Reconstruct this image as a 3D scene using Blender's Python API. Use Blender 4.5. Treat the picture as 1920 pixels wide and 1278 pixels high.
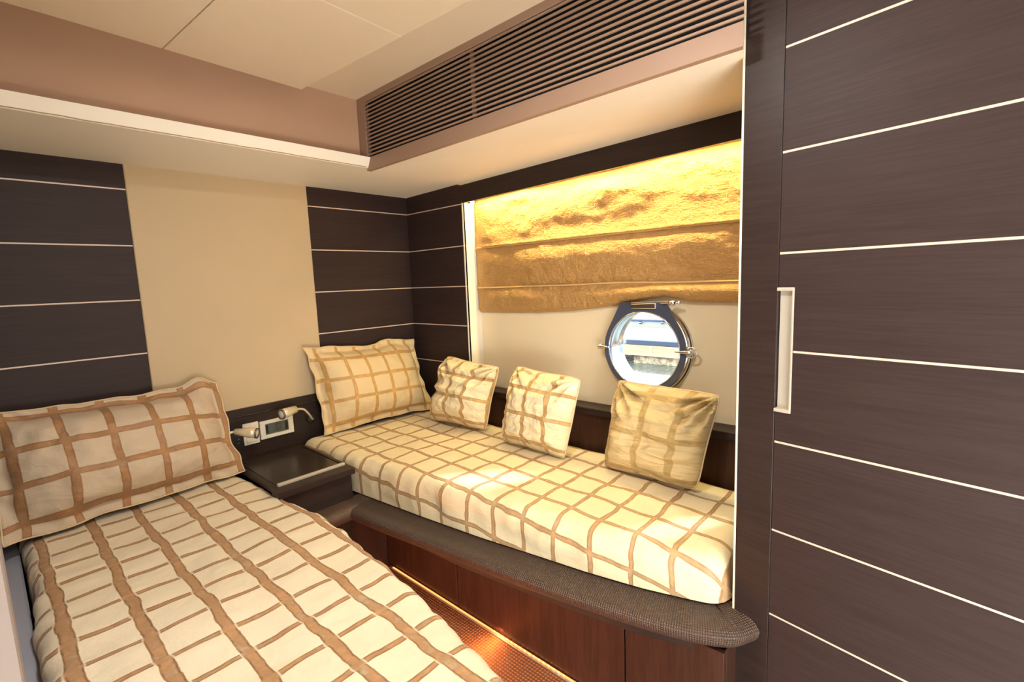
import bpy, bmesh, math, random
from mathutils import Vector, Matrix, noise
R = math.radians
for o in list(bpy.data.objects): bpy.data.objects.remove(o)
S = bpy.context.scene
COL = S.collection
PI = math.pi

# ------------------------------------------------------------------ camera
EYE = Vector((0, 0, 1.35))
yaw, pitch, roll = R(42.16862), R(7.107), R(-2.22201)
fw = Vector((math.cos(yaw)*math.cos(pitch), math.sin(yaw)*math.cos(pitch), -math.sin(pitch)))
rt0 = Vector((math.sin(yaw), -math.cos(yaw), 0)); up0 = rt0.cross(fw)
rt = math.cos(roll)*rt0 + math.sin(roll)*up0
up = -math.sin(roll)*rt0 + math.cos(roll)*up0
cam = bpy.data.cameras.new('camera'); camo = bpy.data.objects.new('camera', cam); COL.objects.link(camo)
camo.matrix_world = Matrix(((rt.x, up.x, -fw.x, EYE.x), (rt.y, up.y, -fw.y, EYE.y), (rt.z, up.z, -fw.z, EYE.z), (0, 0, 0, 1)))
cam.sensor_width = 36; cam.lens = 902.7467/1920*36; cam.clip_start = .01
S.camera = camo

# ------------------------------------------------------------------ world, light, exposure
S.view_settings.view_transform = 'Standard'; S.view_settings.look = 'None'
S.view_settings.exposure = 0.06; S.view_settings.gamma = 1; S.view_settings.use_curve_mapping = False
W = bpy.data.worlds.new('world'); S.world = W; W.use_nodes = True
bg = W.node_tree.nodes['Background']; bg.inputs[0].default_value = (.86, .93, 1, 1); bg.inputs[1].default_value = 7
def light(name, kind, loc, energy, color, direction=None, **kw):
    l = bpy.data.lights.new(name, kind); l.energy = energy; l.color = color
    for k, v in kw.items(): setattr(l, k, v)
    o = bpy.data.objects.new(name, l); COL.objects.link(o); o.location = loc
    if direction: o.rotation_euler = Vector(direction).to_track_quat('-Z', 'Y').to_euler()
    return o
light('sun', 'SUN', (5, -2, 5), 13, (.95, .97, 1), (-.68, .39, -.47), angle=R(8))
# added fill lights with no fitting seen, overhead and low behind the viewpoint
light('overhead_fill', 'AREA', (.46, .66, 2.09), 17, (1, .96, .90), (0, 0, -1), shape='DISK', size=.22)  # added to brighten the bed tops
light('overhead_fill', 'AREA', (.45, -.75, 2.14), 14, (1, .97, .93), (0.1, .1, -1), shape='DISK', size=.25)
light('low_fill', 'POINT', (-.42, -.95, .36), 78, (.92, .96, 1), shadow_soft_size=.28)  # added low down to lift the soffit and cool the left side
light('low_fill', 'POINT', (.42, -.80, .36), 38, (1, .98, .93), shadow_soft_size=.22)
light('blind_strip_light', 'AREA', (1.812, 1.15, 1.797), 12, (1, .79, .33), shape='RECTANGLE', size=1.50, size_y=.018).rotation_euler = (0, R(1.1), R(90))
light('bench_strip_light', 'AREA', (1.172, 1.2, .04), 4, (1, .42, .15), (-.3, 0, -1), shape='RECTANGLE', size=.02, size_y=1.6)
light('bed_strip_light', 'AREA', (.70, 1.25, .10), 3.5, (1, .36, .12), (1, 0, -.12), shape='RECTANGLE', size=1.2, size_y=.03)

# ------------------------------------------------------------------ helpers
def link(name, me, mat=None, parent=None, smooth=False):
    o = bpy.data.objects.new(name, me); COL.objects.link(o)
    if mat is not None:
        for m in (mat if isinstance(mat, (list, tuple)) else [mat]): me.materials.append(m)
    if parent is not None: o.parent = parent
    if smooth:
        for p in me.polygons: p.use_smooth = True
    return o
def tag(o, label=None, cat=None, group=None, kind=None):
    if label: o['label'] = label
    if cat: o['category'] = cat
    if group: o['group'] = group
    if kind: o['kind'] = kind
    return o
def empty(name, loc=(0, 0, 0), rz=0):
    o = bpy.data.objects.new(name, None); COL.objects.link(o); o.location = loc; o.rotation_euler = (0, 0, rz); o.empty_display_size = .05
    return o
def mesh(name, verts, faces, mat=None, parent=None, smooth=False, uvs=None):
    me = bpy.data.meshes.new(name); me.from_pydata([tuple(v) for v in verts], [], faces)
    if uvs:
        uv = me.uv_layers.new(name='UVMap')
        for l in me.loops: uv.data[l.index].uv = uvs[l.vertex_index]
    me.update()
    return link(name, me, mat, parent, smooth)
def bm_obj(name, bm, mat=None, parent=None, smooth=False):
    bmesh.ops.recalc_face_normals(bm, faces=bm.faces)
    me = bpy.data.meshes.new(name); bm.to_mesh(me); bm.free()
    return link(name, me, mat, parent, smooth)
def add_box(bm, a, b, bev=0.0, seg=2):
    t = bmesh.new()
    r = bmesh.ops.create_cube(t, size=1)
    for v in t.verts:
        v.co = Vector([(a[i]+b[i])/2 + v.co[i]*(b[i]-a[i]) for i in range(3)])
    if bev: bmesh.ops.bevel(t, geom=list(t.edges), offset=bev, segments=seg, affect='EDGES', profile=.5)
    me = bpy.data.meshes.new('t'); t.to_mesh(me); t.free(); bm.from_mesh(me); bpy.data.meshes.remove(me)
def box(name, a, b, mat, parent=None, bev=.0015, seg=1):
    a2 = [min(a[i], b[i]) for i in range(3)]; b2 = [max(a[i], b[i]) for i in range(3)]
    bm = bmesh.new(); add_box(bm, a2, b2, bev, seg)
    return bm_obj(name, bm, mat, parent)
def prism(name, pts, z0, z1, mat, parent=None, bev=0):
    """plan polygon extruded in z; z0/z1 numbers or per-point lists"""
    n = len(pts); za = z0 if isinstance(z0, list) else [z0]*n; zb = z1 if isinstance(z1, list) else [z1]*n
    bm = bmesh.new()
    lo = [bm.verts.new((p[0], p[1], za[i])) for i, p in enumerate(pts)]
    hi = [bm.verts.new((p[0], p[1], zb[i])) for i, p in enumerate(pts)]
    bm.faces.new(lo[::-1]); bm.faces.new(hi)
    for i in range(n): bm.faces.new((lo[i], lo[(i+1) % n], hi[(i+1) % n], hi[i]))
    if bev: bmesh.ops.bevel(bm, geom=list(bm.edges), offset=bev, segments=2, affect='EDGES', profile=.5)
    return bm_obj(name, bm, mat, parent)
def lathe(bm, prof, axis_o, axis_d, n=24, cap=True):
    d = Vector(axis_d).normalized(); o = Vector(axis_o)
    a = d.orthogonal().normalized(); b = d.cross(a)
    rings = []
    for (h, r) in prof:
        rings.append([bm.verts.new(o + d*h + (a*math.cos(2*PI*k/n) + b*math.sin(2*PI*k/n))*r) for k in range(n)])
    for i in range(len(rings)-1):
        for k in range(n):
            bm.faces.new((rings[i][k], rings[i][(k+1) % n], rings[i+1][(k+1) % n], rings[i+1][k]))
    if cap:
        bm.faces.new(rings[0][::-1]); bm.faces.new(rings[-1])
def tube(bm, pts, r, n=10):
    pts = [Vector(p) for p in pts]; rings = []
    prev = None
    for i, p in enumerate(pts):
        t = (pts[min(i+1, len(pts)-1)] - pts[max(i-1, 0)]).normalized()
        if prev is None: a = t.orthogonal().normalized()
        else: a = (prev - t*prev.dot(t)).normalized()
        prev = a; b = t.cross(a); rr = r(i/(len(pts)-1)) if callable(r) else r
        rings.append([bm.verts.new(p + (a*math.cos(2*PI*k/n) + b*math.sin(2*PI*k/n))*rr) for k in range(n)])
    for i in range(len(rings)-1):
        for k in range(n): bm.faces.new((rings[i][k], rings[i][(k+1) % n], rings[i+1][(k+1) % n], rings[i+1][k]))
    bm.faces.new(rings[0][::-1]); bm.faces.new(rings[-1])
def bez(ps, n=16):
    """Catmull-Rom through points"""
    ps = [Vector(p) for p in ps]; q = [2*ps[0]-ps[1]] + ps + [2*ps[-1]-ps[-2]]; out = []
    for i in range(1, len(q)-2):
        for k in range(n):
            t = k/n; a, b, c, d = q[i-1], q[i], q[i+1], q[i+2]
            out.append(.5*((2*b) + (c-a)*t + (2*a-5*b+4*c-d)*t*t + (3*b-a-3*c+d)*t**3))
    return out + [ps[-1]]
def interp(tab, x):
    """smooth table lookup; tab sorted by x"""
    if x <= tab[0][0]: return tab[0][1]
    for (a, va), (b, vb) in zip(tab, tab[1:]):
        if x <= b:
            t = (x-a)/(b-a); return va + (vb-va)*t
    return tab[-1][1]
def nz(x, y, z=0.): return noise.noise(Vector((x, y, z)))

# ------------------------------------------------------------------ materials
class NT:
    def __init__(s, name):
        s.m = bpy.data.materials.new(name); s.m.use_nodes = True; s.t = s.m.node_tree; s.p = s.t.nodes['Principled BSDF']
    def n(s, ty, **kw):
        x = s.t.nodes.new(ty)
        for k, v in kw.items(): setattr(x, k, v)
        return x
    def l(s, a, b): s.t.links.new(a, b)
    def val(s, sock, v):
        if hasattr(v, 'links'): s.l(v, sock)
        else: sock.default_value = v
    def math(s, op, a, b=0., c=None, clamp=False):
        x = s.n('ShaderNodeMath', operation=op, use_clamp=clamp); s.val(x.inputs[0], a); s.val(x.inputs[1], b)
        if c is not None: s.val(x.inputs[2], c)
        return x.outputs[0]
    def rng(s, v, a, b, c=0., d=1., smooth=True):
        x = s.n('ShaderNodeMapRange', interpolation_type='SMOOTHSTEP' if smooth else 'LINEAR'); s.val(x.inputs[0], v)
        for i, q in enumerate((a, b, c, d)): s.val(x.inputs[1+i], q)
        return x.outputs[0]
    def mix(s, f, a, b, mode='MIX'):
        x = s.n('ShaderNodeMix', data_type='RGBA', blend_type=mode); s.val(x.inputs[0], f)
        s.val(x.inputs[6], a if hasattr(a, 'links') else (*a, 1)); s.val(x.inputs[7], b if hasattr(b, 'links') else (*b, 1))
        return x.outputs[2]
    def noise(s, vec, scale, detail=3., rough=.5):
        x = s.n('ShaderNodeTexNoise'); s.l(vec, x.inputs['Vector']); x.inputs['Scale'].default_value = scale
        x.inputs['Detail'].default_value = detail; x.inputs['Roughness'].default_value = rough
        return x.outputs[0]
    def coord(s, out='Object', scale=(1, 1, 1)):
        c = s.n('ShaderNodeTexCoord'); m = s.n('ShaderNodeMapping'); s.l(c.outputs[out], m.inputs[0]); m.inputs[3].default_value = scale
        return m.outputs[0]
    def bump(s, h, strength=.3, dist=.002, nrm=None):
        b = s.n('ShaderNodeBump'); s.l(h, b.inputs['Height']); b.inputs['Strength'].default_value = strength; b.inputs['Distance'].default_value = dist
        if nrm is not None: s.l(nrm, b.inputs['Normal'])
        return b.outputs[0]
    def set(s, **kw):
        for k, v in kw.items():
            s.val(s.p.inputs[k.replace('_', ' ')], (*v, 1) if isinstance(v, tuple) and len(v) == 3 else v)
        return s.m
def plain(name, c, rough=.5, metal=0., var=.06, scale=6, bump=0., bscale=200, spec=.5):
    t = NT(name); v = t.coord('Object'); f = t.noise(v, scale)
    col = t.mix(f, tuple(x*(1-var) for x in c), tuple(min(1, x*(1+var)) for x in c))
    t.set(Base_Color=col, Roughness=rough, Metallic=metal, Specular_IOR_Level=spec)
    if bump: t.set(Normal=t.bump(t.noise(v, bscale), bump, .001))
    return t.m
def emit(name, c, strength):
    t = NT(name); t.set(Base_Color=(0.05, .05, .05), Emission_Color=c, Emission_Strength=strength); return t.m
def wood(name, c1, c2, scale=(3, 3, 90), rough=.5):
    t = NT(name); v = t.coord('Object', scale)
    a = t.noise(v, 2.2, 6, .62); v2 = t.coord('Object', tuple(s*.25 for s in scale)); b = t.noise(v2, 1.3, 3)
    f = t.math('ADD', t.math('MULTIPLY', a, .7), t.math('MULTIPLY', b, .3))
    col = t.mix(t.rng(f, .36, .64), c1, c2)
    t.set(Base_Color=col, Roughness=rough, Specular_IOR_Level=.22, Normal=t.bump(a, .12, .0008))
    return t.m
def plaid(name, base, stripe, edge, su, sv, wu, wv, ou=0., ov=0., wob=.006, soft=1., bump=.25, gap=0., crease=0., cs=(5, 16)):
    t = NT(name); uv = t.coord('UV'); sep = t.n('ShaderNodeSeparateXYZ')
    nzv = t.n('ShaderNodeTexNoise'); t.l(uv, nzv.inputs['Vector']); nzv.inputs['Scale'].default_value = 7; nzv.inputs['Detail'].default_value = 2
    sub = t.n('ShaderNodeVectorMath', operation='SUBTRACT'); t.l(nzv.outputs['Color'], sub.inputs[0]); sub.inputs[1].default_value = (.5, .5, .5)
    sc = t.n('ShaderNodeVectorMath', operation='MULTIPLY_ADD'); t.l(sub.outputs[0], sc.inputs[0]); sc.inputs[1].default_value = (wob*5, wob*5, 0); t.l(uv, sc.inputs[2])
    t.l(sc.outputs[0], sep.inputs[0])
    fine = t.noise(uv, 55, 3); brush = t.noise(t.coord('UV', (1, 1, 1)), 22, 4, .65)
    L = []; E = []; D = []
    for comp, s, w, off in ((0, su, wu, ou), (1, sv, wv, ov)):
        d = t.math('MULTIPLY', t.math('ABSOLUTE', t.math('SUBTRACT', t.math('FRACT', t.math('ADD', t.math('DIVIDE', sep.outputs[comp], s), off+50)), .5)), s)
        d = t.math('ADD', d, t.math('MULTIPLY', t.math('SUBTRACT', fine, .5), .005))
        D.append(d); L.append(t.rng(d, w/2+.0016*soft, w/2-.0012*soft)); E.append(t.rng(d, w/2-.0055, w/2-.001))
    L[1] = t.math('MULTIPLY', L[1], t.math('SUBTRACT', 1., t.math('MULTIPLY', t.math('SUBTRACT', t.rng(D[0], wu/2+.0055, wu/2+.003), L[0]), gap), clamp=True))
    line = t.math('MAXIMUM', L[0], L[1])
    both = t.math('MULTIPLY', L[0], L[1])
    ed = t.math('MULTIPLY', t.math('MAXIMUM', t.math('MULTIPLY', L[0], E[0]), t.math('MULTIPLY', L[1], E[1])), t.math('SUBTRACT', 1., both))
    op = t.math('MULTIPLY', line, t.rng(brush, .28, .5, .72, 1.))
    big = t.noise(uv, 4, 3)
    bcol = t.mix(big, tuple(x*.93 for x in base), tuple(min(1, x*1.05) for x in base))
    scol = t.mix(t.rng(brush, .35, .7), tuple(x*.85 for x in stripe), tuple(x*1.2 for x in stripe))
    col = t.mix(op, bcol, scol)
    col = t.mix(t.math('MULTIPLY', ed, t.rng(fine, .3, .65, .4, .95)), col, edge)
    wr = t.noise(t.coord('UV', (1, 1, 1)), 16, 5, .6)
    wv_ = t.noise(t.coord('UV', (1, 1, 1)), 420, 2)
    h = t.math('ADD', t.math('MULTIPLY', wr, 3.2), t.math('MULTIPLY', wv_, .35))
    h = t.math('ADD', h, t.math('MULTIPLY', line, -.22))
    if crease:
        for sc_, k_ in ((cs, 1.), ((cs[0]*1.9, cs[1]*1.7), .6)):
            c_ = t.n('ShaderNodeTexNoise'); t.l(t.coord('UV', (sc_[0], sc_[1], 1)), c_.inputs['Vector']); c_.inputs['Scale'].default_value = 1; c_.inputs['Detail'].default_value = 1.5; c_.inputs['Distortion'].default_value = .6
            rd = t.math('POWER', t.math('SUBTRACT', 1., t.math('MINIMUM', t.math('MULTIPLY', t.math('ABSOLUTE', t.math('SUBTRACT', c_.outputs[0], .5)), 5.), 1.)), 2.2)
            h = t.math('ADD', h, t.math('MULTIPLY', rd, crease*k_))
    t.set(Base_Color=col, Roughness=t.math('SUBTRACT', .72, t.math('MULTIPLY', line, .25)), Specular_IOR_Level=.3, Sheen_Weight=.12, Normal=t.bump(h, bump, .004))
    return t.m

M = {}
M['wood'] = wood('dark_wenge', (.029, .0165, .0148), (.040, .0235, .021))
M['wood_v'] = wood('dark_wenge_plain', (.026, .0155, .013), (.036, .022, .018), (3, 3, 60), .4)
M['wood_base'] = wood('reddish_wenge', (.042, .018, .012), (.066, .028, .018), (40, 40, 3), .32)
M['wood_gloss'] = wood('polished_wenge', (.030, .021, .017), (.046, .032, .026), (60, 3, 3), .25)
M['inlay'] = plain('pale_inlay', (.68, .53, .42), .35)
M['edge'] = plain('cream_edging', (.86, .74, .55), .4)
M['beige'] = plain('beige_leather', (.54, .41, .24), .55, var=.04, bump=.08)
M['ceil'] = plain('ceiling_vinyl', (.78, .63, .44), .6, var=.03, bump=.05)
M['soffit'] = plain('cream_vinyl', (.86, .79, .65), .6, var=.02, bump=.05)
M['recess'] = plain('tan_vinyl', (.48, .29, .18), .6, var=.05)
M['grille'] = plain('tan_painted_wood', (.32, .20, .135), .5, var=.04)
M['void'] = plain('black_void', (.012, .010, .009), .9)
M['hull'] = plain('cream_hull_lining', (.82, .68, .45), .5, var=.03, bump=.05)
M['seam'] = plain('brown_seam', (.40, .24, .13), .7)
M['steel'] = plain('polished_steel', (.72, .72, .72), .16, 1.)
M['ringsteel'] = plain('blued_steel', (.11, .13, .20), .3, .5, var=.1)
M['chrome'] = plain('bright_chrome', (.86, .86, .86), .1, 1.)
M['brush'] = plain('brushed_nickel', (.66, .60, .50), .35, .7)
M['lampcream'] = plain('cream_lamp_enamel', (.72, .62, .42), .3, .25)
M['white'] = plain('white_plastic', (.78, .72, .60), .4)
M['pull'] = plain('satin_nickel', (.56, .50, .41), .4, .3)
M['black'] = plain('black_plastic', (.018, .017, .018), .3)
M['screen'] = plain('grey_lcd', (.10, .115, .10), .25)
M['lcd'] = plain('lcd_segment', (.03, .035, .03), .4)
M['grey'] = plain('grey_blue_fabric', (.33, .34, .40), .8, bump=.2)
M['passage'] = plain('pale_passage_floor', (.55, .52, .47), .5)
M['wallpaint'] = plain('pinkish_paint', (.17, .125, .10), .6)
M['rearwall'] = plain('rear_wall_panelling', (.74, .72, .69), .6)
# woven materials
def woven(name, c1, c2, s, rough, bump, out='Object'):
    t = NT(name); v = t.coord(out, (s, s, s)); sep = t.n('ShaderNodeSeparateXYZ'); t.l(v, sep.inputs[0])
    def wave(a, b):
        return t.math('MULTIPLY', t.math('SINE', a), t.math('SINE', b))
    w = t.math('ABSOLUTE', wave(sep.outputs[0], sep.outputs[1])) if out == 'UV' else t.math('ABSOLUTE', wave(t.math('ADD', sep.outputs[0], sep.outputs[2]), sep.outputs[1]))
    n_ = t.noise(t.coord(out), 40, 3)
    col = t.mix(t.math('MULTIPLY', w, t.rng(n_, .2, .8, .6, 1.)), c1, c2)
    t.set(Base_Color=col, Roughness=rough, Normal=t.bump(w, bump, .003))
    return t.m
M['pad'] = woven('woven_brown_vinyl', (.046, .027, .019), (.14, .083, .056), 480, .38, .8, 'UV')
M['padleather'] = woven('woven_brown_leather', (.070, .042, .030), (.135, .085, .060), 420, .42, .35, 'UV')
M['carpet'] = woven('orange_woven_carpet', (.20, .065, .022), (.55, .21, .075), 260, .85, 1.)
# blind cloth
def blind_mat():
    t = NT('gold_shantung'); uv = t.coord('UV')
    a = t.noise(t.coord('UV', (45, 190, 1)), 1., 4, .6); b = t.noise(t.coord('UV', (170, 10, 1)), 1., 3, .6); c = t.noise(uv, 16, 6, .68)
    slub = t.rng(b, .62, .74)
    h = t.math('ADD', t.math('ADD', t.math('MULTIPLY', a, 1.0), t.math('MULTIPLY', slub, .5)), t.math('MULTIPLY', c, 5.5))
    col = t.mix(t.rng(a, .3, .7), (.52, .285, .09), (.60, .355, .13)); col = t.mix(t.math('MULTIPLY', slub, .5), col, (.95, .75, .42))
    t.set(Base_Color=col, Roughness=.38, Metallic=.35, Specular_IOR_Level=.6, Normal=t.bump(h, .75, .005))
    return t.m
M['blind'] = blind_mat()
def glass_mat():
    t = NT('thin_glass'); tr = t.n('ShaderNodeBsdfTransparent'); gl = t.n('ShaderNodeBsdfGlossy'); gl.inputs['Roughness'].default_value = .02
    tr.inputs[0].default_value = (.95, .98, 1, 1)
    fr = t.n('ShaderNodeFresnel'); fr.inputs[0].default_value = 1.45; mx = t.n('ShaderNodeMixShader')
    t.l(fr.outputs[0], mx.inputs[0]); t.l(tr.outputs[0], mx.inputs[1]); t.l(gl.outputs[0], mx.inputs[2])
    t.l(mx.outputs[0], t.t.nodes['Material Output'].inputs[0]); return t.m
M['glass'] = glass_mat()
CREAM = (.77, .67, .49); CREAM_LED = (.80, .67, .42); STR = (.37, .205, .095); EDG = (.23, .115, .045)  # second cream has the blind light's yellow put into the colour
M['plaid_bed'] = plaid('plaid_bedspread', CREAM, (.42, .24, .115), (.20, .09, .03), .130, .118, .026, .0165, ou=.10, ov=.2, wob=.006, gap=.75, bump=.4, crease=.9, cs=(4, 4))
M['plaid_bench'] = plaid('plaid_bench_cover', CREAM_LED, (.46, .29, .14), (.32, .17, .06), .122, .122, .016, .015, ou=.2, ov=.1, wob=.007, bump=.35, crease=.8, cs=(5, 5))  # base colour carries the yellow of the strip light above the blind
M['plaid_pillow'] = plaid('plaid_pillowcase', (.58, .465, .33), (.38, .20, .09), (.28, .14, .055), .132, .118, .024, .021, ou=.1, ov=.12, wob=.004, bump=.4, crease=1.3, cs=(5, 8))
M['plaid_ledlit'] = plaid('plaid_ledlit_pillowcase', (.68, .52, .29), (.52, .30, .10), (.48, .27, .09), .112, .112, .017, .017, ou=.08, ov=.15, wob=.003, bump=.35, crease=1., cs=(4, 9))  # strip light's yellow is painted into this pillowcase's base
M['plaid_small'] = plaid('plaid_cushion_cover', CREAM_LED, (.50, .31, .12), (.45, .26, .09), .118, .118, .019, .016, ou=.0, ov=.25, wob=.003, bump=.55, crease=2.2, cs=(9, 11))  # cream yellowed in the colour itself to imitate the strip light
M['plaid_wide'] = plaid('plaid_wide_cushion_cover', (.64, .47, .225), (.44, .30, .11), (.48, .28, .10), .135, .150, .026, .020, ou=.25, ov=.30, wob=.003, bump=.55, crease=2.6, cs=(4, 17))  # golden base has the strip light's tint painted in

XP, YB = 1.7795, 2.4153
XH = 1.88
ZS = 1.857
STRIPS = [1.763, 1.546, 1.331, 1.1155, .900]

# ------------------------------------------------------------------ structure
fl = tag(box('floor', (-1.3, -1.75, -.05), (2.0, YB+.1, -.002), M['passage'], bev=0), 'cabin floor with orange-brown woven carpet in the aisle', kind='structure')
box('aisle_carpet', (.60, .38, -.002), (1.215, 1.96, 0), M['carpet'], fl, 0)

wb = tag(empty('wall_back', (0, YB, 0)), 'dark planked back wall with a beige upholstered panel', kind='structure')
def loc(o, root):      # keep world coordinates while parenting
    o.matrix_parent_inverse = root.matrix_basis.inverted() if root.rotation_euler.z == 0 and False else Matrix.LocRotScale(root.location, root.rotation_euler, None).inverted()
    return o
def wbox(name, a, b, mat, root, bev=.001): return loc(box(name, a, b, mat, root, bev), root)
wbox('wall_core', (-.2, YB+.012, 0), (1.95, YB+.06, 2.25), M['void'], wb, 0)
ze = [ZS+.03] + STRIPS + [.70]
for x0, x1 in ((-.12, .447), (1.175, XP)):
    for i in range(len(ze)-1):
        wbox('plank', (x0, YB, ze[i+1]+.0026), (x1, YB+.012, ze[i]-.0026 if i else ze[i]), M['wood'], wb, .0006)
    for z in STRIPS:
        wbox('inlay_strip', (x0, YB+.0008, z-.0027), (x1, YB+.012, z+.0027), M['inlay'], wb, 0)
wbox('upholstered_panel', (.4475, YB-.004, .70), (1.1745, YB+.012, ZS+.03), M['beige'], wb, .003)
wbox('wainscot', (-.12, YB-.016, 0), (XP, YB+.012, .772), M['wood_v'], wb, .001)
wbox('wainscot_rail', (-.12, YB-.020, .777), (XP, YB+.012, .811), M['wood_v'], wb, .002)

wr = tag(empty('wall_right', (XP, 1.4, 0)), 'porthole wall with dark planks and a cream lined recess', kind='structure')
wbox('wall_core', (XP+.012, 1.93, 0), (XP+.06, YB+.05, 2.25), M['void'], wr, 0)
for i in range(len(ze)-1):
    wbox('plank', (XP, 1.925, ze[i+1]+.0026), (XP+.012, YB, ze[i]-.0026 if i else ze[i]), M['wood'], wr, .0006)
for z in STRIPS:
    wbox('inlay_strip', (XP+.0008, 1.925, z-.0027), (XP+.012, YB, z+.0027), M['inlay'], wr, 0)
wbox('wainscot', (XP-.004, 1.925, 0), (XP+.012, YB-.016, .80), M['wood_v'], wr, .001)
# fascia board over the blind (its underside climbs slightly towards the wardrobe)
yf = .30
def zf(y, z0, z1): return z0 + (z1-z0)*(1.925-y)/(1.925-.53)
bm = bmesh.new()
def hexa(bm, c):
    v = [bm.verts.new(p) for p in c]
    for f in ((0, 1, 2, 3), (7, 6, 5, 4), (0, 4, 5, 1), (1, 5, 6, 2), (2, 6, 7, 3), (3, 7, 4, 0)): bm.faces.new([v[i] for i in f])
hexa(bm, [(XP, 1.925, 1.768), (XP+.014, 1.925, 1.768), (XP+.014, yf, zf(yf, 1.768, 1.794)), (XP, yf, zf(yf, 1.768, 1.794)),
          (XP, 1.925, 1.90), (XP+.014, 1.925, 1.90), (XP+.014, yf, 1.95), (XP, yf, 1.95)])
loc(bm_obj('fascia_board', bm, M['wood_v'], wr), wr)
wbox('recess_top', (XP+.014, yf, 1.93), (XH+.05, 1.93, 1.95), M['hull'], wr, 0)
wbox('recess_jamb', (XP-.001, 1.925, .70), (XH+.04, 1.935, 1.769), M['soffit'], wr, .001)
# hull lining with the porthole cut through it
PC = Vector((1.83, .927, 1.045)); PR = .158
bm = bmesh.new(); N = 64
def hullquad():
    y0, y1, z0, z1 = yf, 1.93, .74, 1.94
    for X in (XH, XH+.04):
        inn = []; out = []
        for k in range(N):
            a = 2*PI*k/N; c, s = math.cos(a), math.sin(a)
            inn.append(bm.verts.new((X, PC.y+c*(PR+.012), PC.z+s*(PR+.012))))
            tt = min(((y1-PC.y)/c if c > 1e-6 else (y0-PC.y)/c if c < -1e-6 else 9), ((z1-PC.z)/s if s > 1e-6 else (z0-PC.z)/s if s < -1e-6 else 9))
            out.append(bm.verts.new((X, PC.y+c*tt, PC.z+s*tt)))
        for k in range(N):
            q = (inn[k], inn[(k+1) % N], out[(k+1) % N], out[k]); bm.faces.new(q)
        yield inn, out
(i1, o1), (i2, o2) = list(hullquad())
for k in range(N):
    bm.faces.new((i1[k], i1[(k+1) % N], i2[(k+1) % N], i2[k]))
    bm.faces.new((o1[k], o1[(k+1) % N], o2[(k+1) % N], o2[k]))
loc(bm_obj('hull_lining', bm, M['hull'], wr), wr)
wbox('outer_wall', (XH+.04, yf, -.02), (XH+.06, 1.98, .76), M['hull'], wr, 0)
# dark sill and the panel below it
wbox('sill', (1.785, yf, .752), (XH, 1.925, .772), M['wood_v'], wr, .003)
wbox('sill_nosing', (1.777, yf, .742), (1.786, 1.925, .774), M['wood_v'], wr, .003)
wbox('lower_panel', (1.800, yf, 0), (1.812, 1.925, .745), M['wood_base'], wr, .001)

tag(box('wall_left', (-.14, .45, 0), (-.062, YB+.05, 2.25), M['wallpaint']), 'pale painted wall along the left side of the bed', kind='structure')
tag(box('trim_1', (-.16, .40, 0), (-.0068, .452, 2.2), M['wallpaint'], bev=.001), 'pale pinkish door post at the extreme left edge', kind='structure')
tag(box('wall_rear', (-1.3, -1.75, 0), (2.0, -1.68, 2.25), M['rearwall']), 'cabin wall behind the viewpoint', kind='structure')
tag(box('wall_passage', (-1.3, -1.7, 0), (-1.23, .45, 2.25), M['rearwall']), 'passage wall behind the viewpoint', kind='structure')
tag(box('wall_return', (-1.25, .401, 0), (-.16, .47, 2.25), M['rearwall']), 'short wall beside the door post', kind='structure')

ce = tag(empty('ceiling', (0, 0, 2.165)), 'pale vinyl ceiling with a dropped centre panel and lower perimeter', kind='structure')
wbox('ceiling_lining', (-1.3, -1.75, 2.168), (2.0, YB+.1, 2.24), M['ceil'], ce, 0)
def cprism(name, pts, z0, z1, mat, bev=.002): return loc(prism(name, pts, z0, z1, mat, ce, bev), ce)
A = Vector((.923, 1.864)); ul = Vector((-.791, -.046)).normalized(); ur = Vector((.062, -.875)).normalized()
def P(a, b): q = A + ul*a + ur*b; return (q.x, q.y)
g = .0015
cprism('ceiling_panel', [P(0, 0), P(.445-g, 0), P(.445-g, .588-g), P(0, .588-g)], 2.10, 2.135, M['ceil'])
cprism('ceiling_panel', [P(.445+g, 0), P(1.02, 0), P(1.02, .588-g), P(.445+g, .588-g)], 2.10, 2.135, M['ceil'])
cprism('ceiling_panel', [P(0, .588+g), P(1.02, .588+g), P(1.02, 1.4), P(0, 1.4)], 2.10, 2.135, M['ceil'])
cprism('panel_support', [P(.08, .08), P(.95, .08), P(.95, 1.3), P(.08, 1.3)], 2.134, 2.17, M['void'], 0)
# recess wall behind the lowered perimeter
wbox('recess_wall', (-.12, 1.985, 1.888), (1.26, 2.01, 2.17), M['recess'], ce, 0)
# soffit along the back wall with an upturned lip
YL = 1.932
bm = bmesh.new()
prof = [(YB+.01, ZS+.002), (YL, 1.868), (YL-.004, 1.871), (YL-.026, 1.9095), (YL-.014, 1.912), (YL+.012, 1.885), (YB+.01, 1.885)]
vs = [[bm.verts.new((x, y, z)) for y, z in prof] for x in (-.12, XP+.01)]
n = len(prof)
for i in range(n): bm.faces.new((vs[0][i], vs[0][(i+1) % n], vs[1][(i+1) % n], vs[1][i]))
bm.faces.new(vs[0]); bm.faces.new(vs[1][::-1])
loc(bm_obj('back_soffit', bm, M['soffit'], ce), ce)
bm = bmesh.new()
tube(bm, [(-.1+1.32*i/60, YL-.0052+.001*nz(i*.5, 1), 1.8712+.0022*nz(i*.31, 3)) for i in range(61)], .0014, 6)
loc(bm_obj('wavy_seam', bm, M['seam'], ce, True), ce)
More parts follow.
